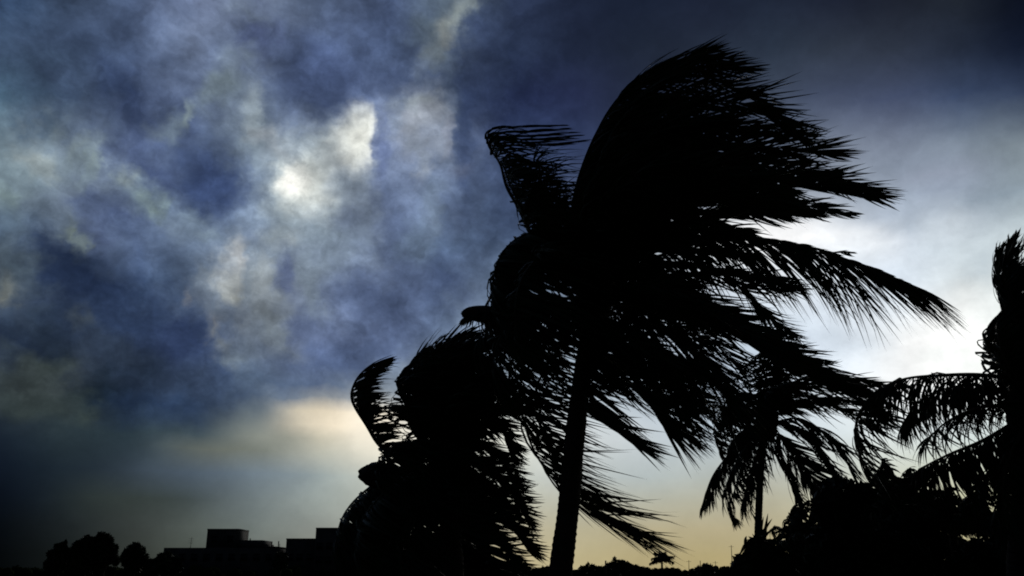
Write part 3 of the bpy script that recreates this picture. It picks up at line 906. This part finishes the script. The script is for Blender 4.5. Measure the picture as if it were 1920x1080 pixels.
f1([(1095,550,0),(1052,470,.2),(1000,452,.2),(962,482,.2),(946,540,.2),(940,610,.2)], 100, W3(1,-.35,.1), W3(.8,-.7,.1), pairs=110, wid=.07, fwd=.15, side=.6, clump=.3)
# low fronds streaming right
lows = [
 ([(1120,565,0),(1250,550,.2),(1390,605,.3),(1490,662,.4),(1570,705,.4),(1655,722,.5)], 66, W3(1,-.12), W3(.85,-.5)),
 ([(1120,570,0),(1250,575,-.5),(1380,622,-.8),(1475,676,-1),(1560,716,-1.1),(1620,738,-1.2)], 70, W3(1,-.12), W3(.8,-.5)),
 ([(1120,560,0),(1220,500,-.3),(1320,500,-.6),(1390,540,-.7),(1440,590,-.8),(1480,622,-.8)], 75, W3(.35,-.9), W3(1,-.0)),
 ([(1120,580,0),(1200,600,-1),(1290,650,-1.5),(1350,710,-1.8),(1372,778,-2)], 120, W3(.5,-.85), W3(.8,-.6)),
 ([(1115,585,0),(1180,620,.3),(1230,680,.5),(1262,745,.6),(1278,805,.6)], 110, W3(.7,-.65), W3(.95,-.3)),
 ([(1112,590,0),(1150,640,-.6),(1190,710,-.9),(1225,770,-1),(1262,812,-1)], 115, W3(.95,-.35), W3(.6,-.75)),
 ([(1108,590,0),(1100,680,-.4),(1112,765,-.6),(1150,800,-.7),(1198,836,-.8)], 100, W3(.95,-.3), W3(.8,-.55)),
 ([(1112,580,0),(1180,570,.9),(1260,590,1.6),(1340,640,2.1),(1390,690,2.3)], 110, W3(.9,-.4), W3(.7,-.7)),
 ([(1118,560,0),(1200,530,-1.4),(1300,560,-2.2),(1380,610,-2.8),(1440,670,-3)], 110, W3(.9,-.4), W3(1,-.1)),
 ([(1110,585,0),(1120,650,.8),(1160,700,1.3),(1220,735,1.6),(1300,750,1.7)], 110, W3(1,-.2), W3(.8,-.5)),
]
lows += [
 ([(1120,570,0),(1220,560,.3),(1340,590,.5),(1440,655,.6),(1530,705,.6),(1610,735,.6)], 75, W3(1,-.12), W3(.85,-.5)),
 ([(1120,565,0),(1200,560,-.8),(1290,590,-1.3),(1370,625,-1.6),(1440,665,-1.8)], 80, W3(1,0), W3(.85,-.5)),
 ([(1115,580,0),(1150,620,-1.2),(1210,650,-1.9),(1290,680,-2.4),(1340,720,-2.6)], 110, W3(.9,-.4), W3(.6,-.75)),
 ([(1112,580,0),(1140,610,.4),(1180,650,.6),(1240,690,.7),(1300,740,.8)], 105, W3(1,-.2), W3(.7,-.7)),
]
for q in lows:
    f1(*q, pairs=84, wid=.048, clump=.35, bend=.45, jit=.09)
# frond hanging behind the trunk, swept out to the right
f1([(1100,590,.3),(1030,640,.6),(975,720,.8),(984,795,.9),(1004,850,.9),(1045,908,.9),(1108,958,.9),(1196,998,.9)], 158, W3(1,-.34,.05), W3(.93,-.46,.1), pairs=110, singles=3, wid=.038, clump=.3, bend=.3, fwd=.25, side=.6, stiff_tip=.0, t0=.3)
f1([(1100,590,.3),(1050,650,.9),(1005,730,1.3),(1012,800,1.5),(1045,860,1.5)], 130, W3(1,-.36,.05), W3(.95,-.45,.1), pairs=60, wid=.042, clump=.4, bend=.3, fwd=.25, side=.6)
# fronds of the crown that point towards and away from the road
for az_, el_, ln in ((250, 35, 2.6), (290, 25, 2.8), (225, 15, 2.4), (80, 40, 2.8), (110, 20, 2.6), (60, 10, 3), (270, -5, 2.4), (100, -10, 2.5), (240, 60, 3), (75, 65, 3.2), (300, 55, 3.3), (40, 45, 3.5), (320, 10, 3), (200, 40, 2.0), (160, 55, 2.2)):
    frond(p1, blown(c1, az_, el_, ln, WIND, .6, 1.1), .85, W3(1,-.1), W3(.9,-.45), pairs=70, wid=.052)
spathe(p1, at(865, 587, D1 - .4), at(945, 590, D1 - .3), .125)
f1([(1000,600,-.4),(940,585,-.45),(895,588,-.5),(872,598,-.5)], 34, W3(.25,-.95), W3(-.2,-.9), pairs=34, wid=.05, t0=.1, stiff_tip=.4)

# --- the shorter palm to its left
D2 = 15.0
p2, c2 = palm(D2, 850, [(845, 1076 + CAM_Z / 15 * F_PX, 0), (850, 1080, 0), (842, 960, 0), (838, 850, 0)], (838, 830), .19, .15,
              "bushy wind-blown coconut palm with its trunk hidden, in front of the buildings", .25, (.15, 0, .6), 40)
s2 = D2 / F_PX * 1.05


def f2(pts, Lpx, hA, hB, **k):
    k.setdefault('pairs', 92)
    k.setdefault('wid', .055)
    return frond(p2, px_path(D2, pts), Lpx * s2 * 1.25, hA, hB, **k)


f2([(770,872,0),(716,838,-.1),(688,797,-.2),(660,750,-.2),(666,716,-.2),(688,690,-.2),(712,678,-.2)], 62, W3(1,.0,.1), W3(.97,.1), fwd=.3, side=.5, bend=.3, clump=.25, t0=.22, pairs=72, wid=.046, rad=.04)
f2([(730,850,0),(700,815,.1),(672,762,.1),(676,722,.1),(700,694,.1),(722,678,.1)], 40, W3(.95,.25,.1), W3(1,.05), fwd=.5, side=.4, bend=.4, clump=.2, t0=.3, pairs=70, wid=.07)
f2([(820,860,0),(772,805,.2),(758,750,.2),(760,705,.3),(774,675,.3),(786,662,.3)], 60, W3(1,-.1), W3(.9,.35), fwd=.3)
f2([(825,850,0),(785,800,-.4),(776,740,-.6),(786,695,-.7),(815,672,-.8),(850,672,-.8)], 100, W3(1,-.05), W3(.95,.2), fwd=.3)
f2([(830,850,0),(800,780,.5),(800,700,.8),(830,650,.9),(862,632,1)], 100, W3(1,.1), W3(.8,.55), fwd=.5)
f2([(832,850,0),(815,770,-.4),(825,700,-.6),(855,660,-.8),(905,650,-.8)], 110, W3(1,-.05), W3(.9,.3))
f2([(835,850,0),(830,760,1),(860,700,1.5),(895,675,1.8),(920,700,1.8)], 80, W3(1,-.1), W3(.9,-.4))
f2([(838,850,0),(850,770,-1.),(890,720,-1.4),(915,715,-1.6),(935,750,-1.7)], 70, W3(1,-.1), W3(.9,-.4))
f2([(840,850,0),(880,800,.2),(925,790,.3),(945,815,.3),(960,858,.3)], 55, W3(1,-.2), W3(.7,-.7))
f2([(842,855,0),(890,830,-.6),(925,850,-.8),(955,890,-.9),(965,935,-.9)], 52, W3(1,-.1), W3(.7,-.7))
f2([(842,860,0),(890,860,.5),(930,890,.7),(962,930,.8),(990,980,.8)], 55, W3(1,-.05), W3(.7,-.6))
f2([(842,865,0),(880,890,-.3),(930,940,-.4),(960,990,-.5),(995,1035,-.5)], 62, W3(1,.1), W3(.8,-.4))
f2([(842,870,0),(870,920,.7),(910,980,1),(945,1030,1.1),(975,1062,1.1)], 62, W3(1,.1), W3(.8,-.4))
f2([(835,870,0),(850,930,-.8),(880,1000,-1),(930,1060,-1.1)], 95, W3(1,0), W3(.8,-.4))
f2([(815,880,0),(760,875,.2),(705,905,.3),(655,950,.3),(633,1000,.3),(632,1075,.3)], 105, W3(1,-.1), W3(.9,-.4), fwd=.15)
f2([(815,885,0),(770,890,-.4),(720,925,-.5),(680,975,-.6),(668,1030,-.6),(680,1090,-.6)], 105, W3(1,-.2), W3(.9,-.45), fwd=.15)
f2([(815,890,0),(780,910,.8),(740,950,1.1),(715,1010,1.3),(720,1080,1.3)], 100, W3(1,-.2), W3(.8,-.6))
f2([(820,890,0),(800,930,-.8),(775,990,-1.2),(775,1070,-1.4)], 100, W3(1,-.2), W3(.8,-.6))
f2([(820,870,0),(790,840,.6),(750,835,.9),(720,860,1.1),(705,900,1.2)], 90, W3(1,-.1), W3(.9,-.45), fwd=.15)
f2([(820,860,0),(780,830,-.8),(740,835,-1.2),(728,870,-1.4),(735,920,-1.5)], 90, W3(1,-.1), W3(.9,-.45), fwd=.15)
f2([(815,880,0),(762,878,.1),(710,908,.1),(662,952,.1),(640,1000,.1),(638,1085,.1)], 75, W3(1,-.25,.1), W3(.8,-.7), fwd=.12, side=.6, wid=.08, pairs=120, clump=.2)
f2([(815,884,0),(775,888,0),(725,918,0),(685,962,0),(664,1010,0),(660,1085,0)], 80, W3(1,-.25,.1), W3(.8,-.7), fwd=.12, side=.6, wid=.08, pairs=110, clump=.3)
spathe(p2, at(673, 889, D2 - .2), at(750, 893, D2 - .1), .215)
for az_, el_, ln in ((250, 45, 2.0), (290, 25, 2.2), (225, 20, 1.9), (80, 40, 2.2), (110, 20, 2.0), (270, -10, 1.6), (100, -20, 1.6), (240, 60, 1.8), (75, 65, 1.8), (270, -45, 1.9), (290, -45, 1.9), (110, -50, 1.8), (230, -40, 2), (180, 40, 1.4), (200, 60, 1.7), (150, 70, 2)):
    frond(p2, blown(c2, az_, el_, ln, WIND, .5, .9), .85, W3(1,-.1), W3(.9,-.45), pairs=60, wid=.055)

# --- the slim farther palm on the right
D3 = 23.0
p3, c3 = palm(D3, 1418, [(1420, 1076 + CAM_Z / 23 * F_PX, 0), (1421, 1060, 0), (1423, 950, 0), (1427, 870, 0), (1436, 800, 0)], (1440, 792), .11, .08,
              "slim coconut palm with drooping fronds, standing farther off right of the tall one", .22, (.1, 0, .6), 60)
s3 = D3 / F_PX * 1.05


def f3(pts, Lpx, hA, hB, **k):
    k.setdefault('pairs', 60)
    k.setdefault('wid', .06)
    return frond(p3, px_path(D3, pts), Lpx * s3 * 1.1, hA, hB, **k)


f3([(1438,795,0),(1400,810,.1),(1368,850,.2),(1335,895,.2),(1314,955,.2)], 42, W3(.25,-1), W3(-.1,-1), bend=.4)
f3([(1438,798,0),(1405,830,-.4),(1380,870,-.6),(1362,915,-.7),(1372,965,-.8),(1380,972,-.8)], 50, W3(.5,-.9), W3(-.1,-1))
f3([(1438,798,0),(1400,822,.3),(1362,862,.5),(1338,915,.6),(1326,940,.6)], 50, W3(.35,-.9), W3(-.1,-1))
f3([(1440,800,0),(1425,850,-.5),(1405,900,-.8),(1392,950,-.9)], 60, W3(.5,-.8), W3(-.1,-1))
f3([(1442,798,0),(1490,850,-.2),(1530,910,-.3),(1552,970,-.3)], 75, W3(.8,-.5), W3(.3,-1))
f3([(1438,800,0),(1415,835,.5),(1390,880,.7),(1375,925,.8)], 60, W3(.7,-.6), W3(.6,.3))
f3([(1436,792,0),(1400,765,.3),(1362,770,.5),(1338,805,.6),(1350,850,.6)], 60, W3(1,-.3), W3(.8,-.6), fwd=.2)
f3([(1436,790,0),(1405,750,-.5),(1385,740,-.8),(1362,790,-1)], 70, W3(1,-.2), W3(.8,-.6), fwd=.2)
f3([(1442,798,0),(1455,840,-.3),(1480,890,-.5),(1500,950,-.6)], 60, W3(.6,-.8), W3(.1,-1))
f3([(1442,796,0),(1470,830,.5),(1510,880,.8),(1545,950,.9)], 75, W3(.9,-.4), W3(.4,-.9))
f3([(1444,794,0),(1500,785,.2),(1555,820,.3),(1585,860,.3),(1602,895,.3)], 70, W3(.5,-.9), W3(.7,-.7))
f3([(1444,794,0),(1490,800,-.8),(1530,840,-1.2),(1560,890,-1.4),(1575,940,-1.5)], 80, W3(.9,-.5), W3(.3,-.9))
f3([(1442,788,0),(1460,740,.4),(1505,710,.7),(1570,722,.9),(1620,755,1)], 70, W3(1,-.1), W3(.9,-.4))
f3([(1440,786,0),(1425,720,-.4),(1440,690,-.7),(1490,680,-.9),(1540,705,-1)], 75, W3(1,0), W3(.9,-.35))
f3([(1442,788,0),(1470,740,-.9),(1530,720,-1.5),(1600,740,-1.9),(1650,790,-2)], 90, W3(1,-.1), W3(.8,-.5))
f3([(1442,790,0),(1490,760,.9),(1550,760,1.5),(1610,780,1.8),(1650,800,1.9)], 70, W3(1,-.1), W3(.8,-.3))
f3([(1438,788,0),(1410,740,.6),(1400,690,1),(1430,660,1.2),(1480,660,1.3)], 90, W3(1,0), W3(.9,-.35))
for az_, el_, ln in ((250, 35, 2.2), (290, 25, 2.6), (80, 40, 2.5), (110, 20, 2.2), (270, -5, 2.0), (240, 60, 2.4), (75, 65, 2.6), (200, 20, 2.0), (160, 30, 2.0), (180, -10, 1.6)):
    frond(p3, blown(c3, az_, el_, ln, WIND, .8, .9), .85, W3(.9,-.3), W3(.8,-.6), pairs=50, wid=.06)

# --- the palm cut off by the right edge
D4 = 12.0
p4, c4 = palm(D4, 1925, [(1915, 1076 + CAM_Z / 12 * F_PX, 0), (1916, 1080, 0), (1920, 950, 0), (1928, 800, 0)], (1930, 770), .2, .15,
              "dark coconut palm cut off by the right edge of the picture", .25, (.1, 0, .6), 50)
s4 = D4 / F_PX * 1.05


def f4(pts, Lpx, hA, hB, **k):
    k.setdefault('pairs', 70)
    k.setdefault('wid', .045)
    return frond(p4, px_path(D4, pts), Lpx * s4 * 1.12, hA, hB, **k)


f4([(1930,765,0),(1900,715,-.1),(1840,703,-.2),(1760,704,-.3),(1690,712,-.4),(1640,740,-.4)], 120, W3(.35,-.95,.1), W3(.1,-1,-.2), clump=.6, jit=.2, bend=.5, wid=.042, pairs=92, rad=.034)
f4([(1690,712,.6),(1640,738,.6),(1606,790,.6),(1612,850,.6),(1640,900,.6),(1672,935,.6)], 110, W3(.6,-.8,.1), W3(.8,-.6,-.2), clump=.4, bend=.5, wid=.04, fwd=.3, t0=.02)
f4([(1930,775,0),(1890,800,.1),(1840,828,.2),(1780,852,.2),(1722,880,.2)], 120, W3(.55,-.85,.1), W3(.45,-.9,-.2), clump=.4, bend=.4, wid=.05, fwd=.5, pairs=80, rad=.032)
f4([(1930,775,0),(1880,760,-.5),(1820,770,-.8),(1770,795,-1),(1730,835,-1.1)], 80, W3(.35,-.95,.1), W3(.9,-.3,-.2), clump=.5, jit=.2, wid=.038, pairs=62)
f4([(1930,765,0),(1890,705,.1),(1862,665,.1),(1847,632,.1),(1868,600,.1)], 60, W3(.9,.25), W3(.95,.6), fwd=.4)
f4([(1935,765,0),(1900,700,-.4),(1880,660,-.5),(1870,610,-.5),(1890,585,-.5)], 80, W3(.9,.2), W3(.9,.5), fwd=.4)
f4([(1945,765,0),(1915,660,.3),(1884,580,.5),(1870,520,.5),(1868,470,.5)], 55, W3(.4,.9), W3(.8,.5), fwd=.4)
f4([(1945,765,0),(1920,640,-.4),(1893,560,-.6),(1880,510,-.7),(1888,462,-.7)], 60, W3(.3,.9), W3(.8,.5), fwd=.4)
f4([(1950,765,0),(1940,640,.8),(1920,540,1.2),(1905,490,1.4),(1920,460,1.4)], 65, W3(.3,.9), W3(.8,.5), fwd=.4)
f4([(1950,765,0),(1950,640,-.8),(1960,540,-1.2),(1985,450,-1.4),(2050,410,-1.4)], 110, W3(1,.2), W3(.9,-.1))
f4([(1930,790,0),(1900,840,-.4),(1880,900,-.6),(1885,980,-.7)], 90, W3(.8,-.6), W3(.4,-.9))
f4([(1930,790,0),(1905,860,.6),(1890,940,.9),(1880,1020,1)], 90, W3(.8,-.6), W3(-.1,-1))
f4([(1930,790,0),(1890,850,.9),(1850,900,1.4),(1820,970,1.7)], 80, W3(.8,-.6), W3(.3,-1), clump=.5)
for az_, el_, ln in ((250, 35, 2.2), (290, 45, 2.6), (80, 40, 2.5), (110, 60, 2.2), (60, 5, 2.8), (0, 30, 3.4), (10, 0, 3.2), (350, 60, 3.4), (330, -30, 2.5), (270, -40, 1.8), (30, -30, 2.6), (345, 80, 3.4), (100, 80, 3)):
    frond(p4, blown(c4, az_, el_, ln, WIND, .5, .9), .85, W3(1,-.1), W3(.9,-.45), pairs=60, wid=.055)

f4([(1930,770,0),(1890,735,.4),(1830,722,.6),(1770,730,.7),(1720,755,.7),(1690,800,.7)], 95, W3(.5,-.85,.1), W3(.1,-1,-.2), clump=.5, jit=.16, bend=.5, wid=.045, pairs=76)
f4([(1940,765,0),(1900,700,.3),(1872,655,.4),(1862,620,.4),(1880,590,.4)], 60, W3(.9,.3), W3(.9,.5), fwd=.5, pairs=90, wid=.055)
f4([(1950,765,0),(1925,640,-.2),(1900,560,-.3),(1890,500,-.3),(1898,452,-.3)], 70, W3(.5,.8), W3(.8,.5), fwd=.5, pairs=110, wid=.055)
f4([(1940,765,0),(1905,640,.1),(1882,560,.1),(1872,510,.1),(1872,475,.1)], 62, W3(.5,.8), W3(.7,.6), fwd=.5, pairs=110, wid=.055)
f4([(1940,765,0),(1915,690,.1),(1886,620,.1),(1884,560,.1),(1886,500,.1)], 62, W3(.7,.6), W3(.9,.3), fwd=.5, pairs=110, wid=.055)

# --- young palms and shrubs low on the right


def young_palm(D, px, py, hpx, n, label, lean=0.3, seed=0, wind=.6, name="young_palm", leaf=.45, wid=.05, ln=None, up=(25, 85)):
    foot = at(px, 1076, D); foot[2] = 0
    th = thing(name, foot, label, "palm tree", "young palms low on the right")
    c = at(px, py, D)
    ringed_trunk("trunk", th, [foot, foot * .5 + c * .5 + np.array([.03, 0, 0]), c], .11, .07, 24, 10)
    g = np.random.default_rng(seed)
    ln = ln or hpx * D / F_PX
    for i in range(n):
        frond(th, blown(c, 360 * i / n + g.uniform(-15, 15), g.uniform(*up), ln * g.uniform(.75, 1.1), (1, .1, 0), .9, wind), leaf, W3(.5,-.7), W3(.3,-.7), pairs=34, wid=wid, rad=.014)
    return th


young_palm(17, 1785, 990, 88, 14, "young palm with fans of spiky fronds under the low frond of the edge palm", seed=3, wid=.07)
young_palm(19, 1690, 975, 105, 18, "young palm rising behind the round shrub with fronds blown right", seed=4, wid=.08)
young_palm(21, 1490, 1030, 95, 16, "low young palm just right of the slim palm's foot", seed=5, wid=.07)
young_palm(16, 1640, 1020, 140, 22, "lowest young palm at the bottom edge between the round shrubs", seed=6, wid=.07)
young_palm(15, 1868, 1000, 95, 12, "young palm leaning against the trunk of the edge palm", seed=8, wid=.07)
young_palm(20, 1735, 1035, 90, 16, "short young palm between the fan-shaped one and the broad shrub", seed=9, wid=.07)

# upright pointed plant left of the slim trunk
foot = at(1425, 1076, 20); foot[2] = 0
yk = thing("screw_pine", foot, "upright spiky plant with one tall bare spear, at the foot of the slim palm", "plant")
m = MB(); c = at(1418, 1040, 20) - foot
m.tube([(0, 0, 0), tuple(c * .5), tuple(c)], [.09, .07, .05], 8); m.build("stem", M_BARK, yk, True)
for (x, y, dd) in ((1408, 958, 0), (1400, 1005, .2), (1392, 1022, -.2), (1416, 985, .3), (1425, 975, -.3), (1432, 968, .2), (1440, 962, 0), (1448, 972, -.3), (1455, 985, .2), (1410, 1000, -.4), (1398, 1030, .3), (1462, 1005, .3), (1424, 990, .5), (1436, 985, -.5), (1404, 1018, .5), (1418, 996, -.2), (1446, 995, .4), (1386, 1042, 0)):
    tip = at(x, y, 20 + dd) - foot
    b0 = c + rng.normal(0, .12, 3)
    mid = (b0 * .55 + tip * .45) + np.array([0, dd * .3, .06])
    P, _ = spline([b0, mid, tip], 8)
    Lf = np.linalg.norm(tip - b0)
    T = norm(np.gradient(P, axis=0)); Wd = norm(np.cross(T, np.array([.3, 1, .1]))); Nn = np.cross(T, Wd)
    w = (.085 * np.array([.6, 1, 1, .9, .8, .6, .38, .03]))[:, None]
    VV = np.stack([P + Wd * w * .5 + Nn * w * .2, P, P - Wd * w * .5 + Nn * w * .2], 1).reshape(-1, 3)
    link("leaf", mesh("leaf", VV, [np.array([(3*k+j, 3*k+j+1, 3*k+j+4, 3*k+j+3) for k in range(7) for j in (0, 1)])]), yk, M_LEAF)

RS = "dark shrubs low on the right"
broad_tree("shrub", 15, 1585, 0, [(1578, 930, 34), (1556, 955, 34), (1608, 950, 30), (1590, 1000, 52), (1560, 1050, 60), (1630, 1040, 60)], "large round-topped dark shrub right of the slim palm", "shrub", RS, 7000, .10, .07)
broad_tree("shrub", 15.5, 1700, 0, [(1700, 1035, 44), (1660, 1050, 46), (1735, 1050, 46), (1700, 1085, 60)], "broad dark shrub between the round-topped shrub and the edge palm", "shrub", RS, 6500, .10, .07)
broad_tree("shrub", 14, 1850, 0, [(1882, 1035, 30), (1830, 1062, 36), (1908, 1000, 26), (1905, 1060, 50), (1850, 1085, 60)], "dark shrub heaped against the foot of the edge palm", "shrub", RS, 6500, .10, .07)
broad_tree("shrub", 18, 1460, 0, [(1430, 1050, 28), (1400, 1066, 24), (1460, 1062, 26), (1500, 1068, 30), (1540, 1050, 40)], "low dark shrub along the bottom around the spiky plant", "shrub", RS, 5000, .12, .05)
broad_tree("shrub", 17, 800, 0, [(800, 1050, 45), (740, 1060, 45), (860, 1050, 45), (690, 1070, 40), (900, 1075, 30), (950, 1080, 20)], "dark shrub under the bushy left palm", "shrub", None, 6000, .12, .06)

# tiny palm far off on the skyline
fo = at(1241, 1076, 130); fo[2] = 0
fp = thing("far_palm", fo, "tiny palm far away on the skyline between the tall trunk and the mast", "palm tree")
cc = at(1241, 1053, 130)
ringed_trunk("trunk", fp, [fo, fo * .5 + cc * .5, cc], .2, .14, 20, 8)
for (x, y, dd) in ((1228, 1036, .3), (1236, 1033, -.3), (1247, 1034, .3), (1222, 1047, 0), (1256, 1045, -.3), (1263, 1043, .3), (1219, 1056, .3), (1240, 1036, 1), (1262, 1054, 0), (1234, 1040, -1), (1250, 1040, 1)):
    mid = at((1241 + x) / 2, (1050 + y) / 2 - 3, 130 + dd)
    frond(fp, np.array([cc, mid, at(x, y, 130 + dd * 2)]), .8, W3(.4,-.8), W3(-.1,-1), pairs=20, wid=.24, rad=.05, t0=.1)

print("TRIS", sum(len(o.data.polygons) * 2 for o in bpy.data.objects if o.type == 'MESH'), "OBJ", len(bpy.data.objects))
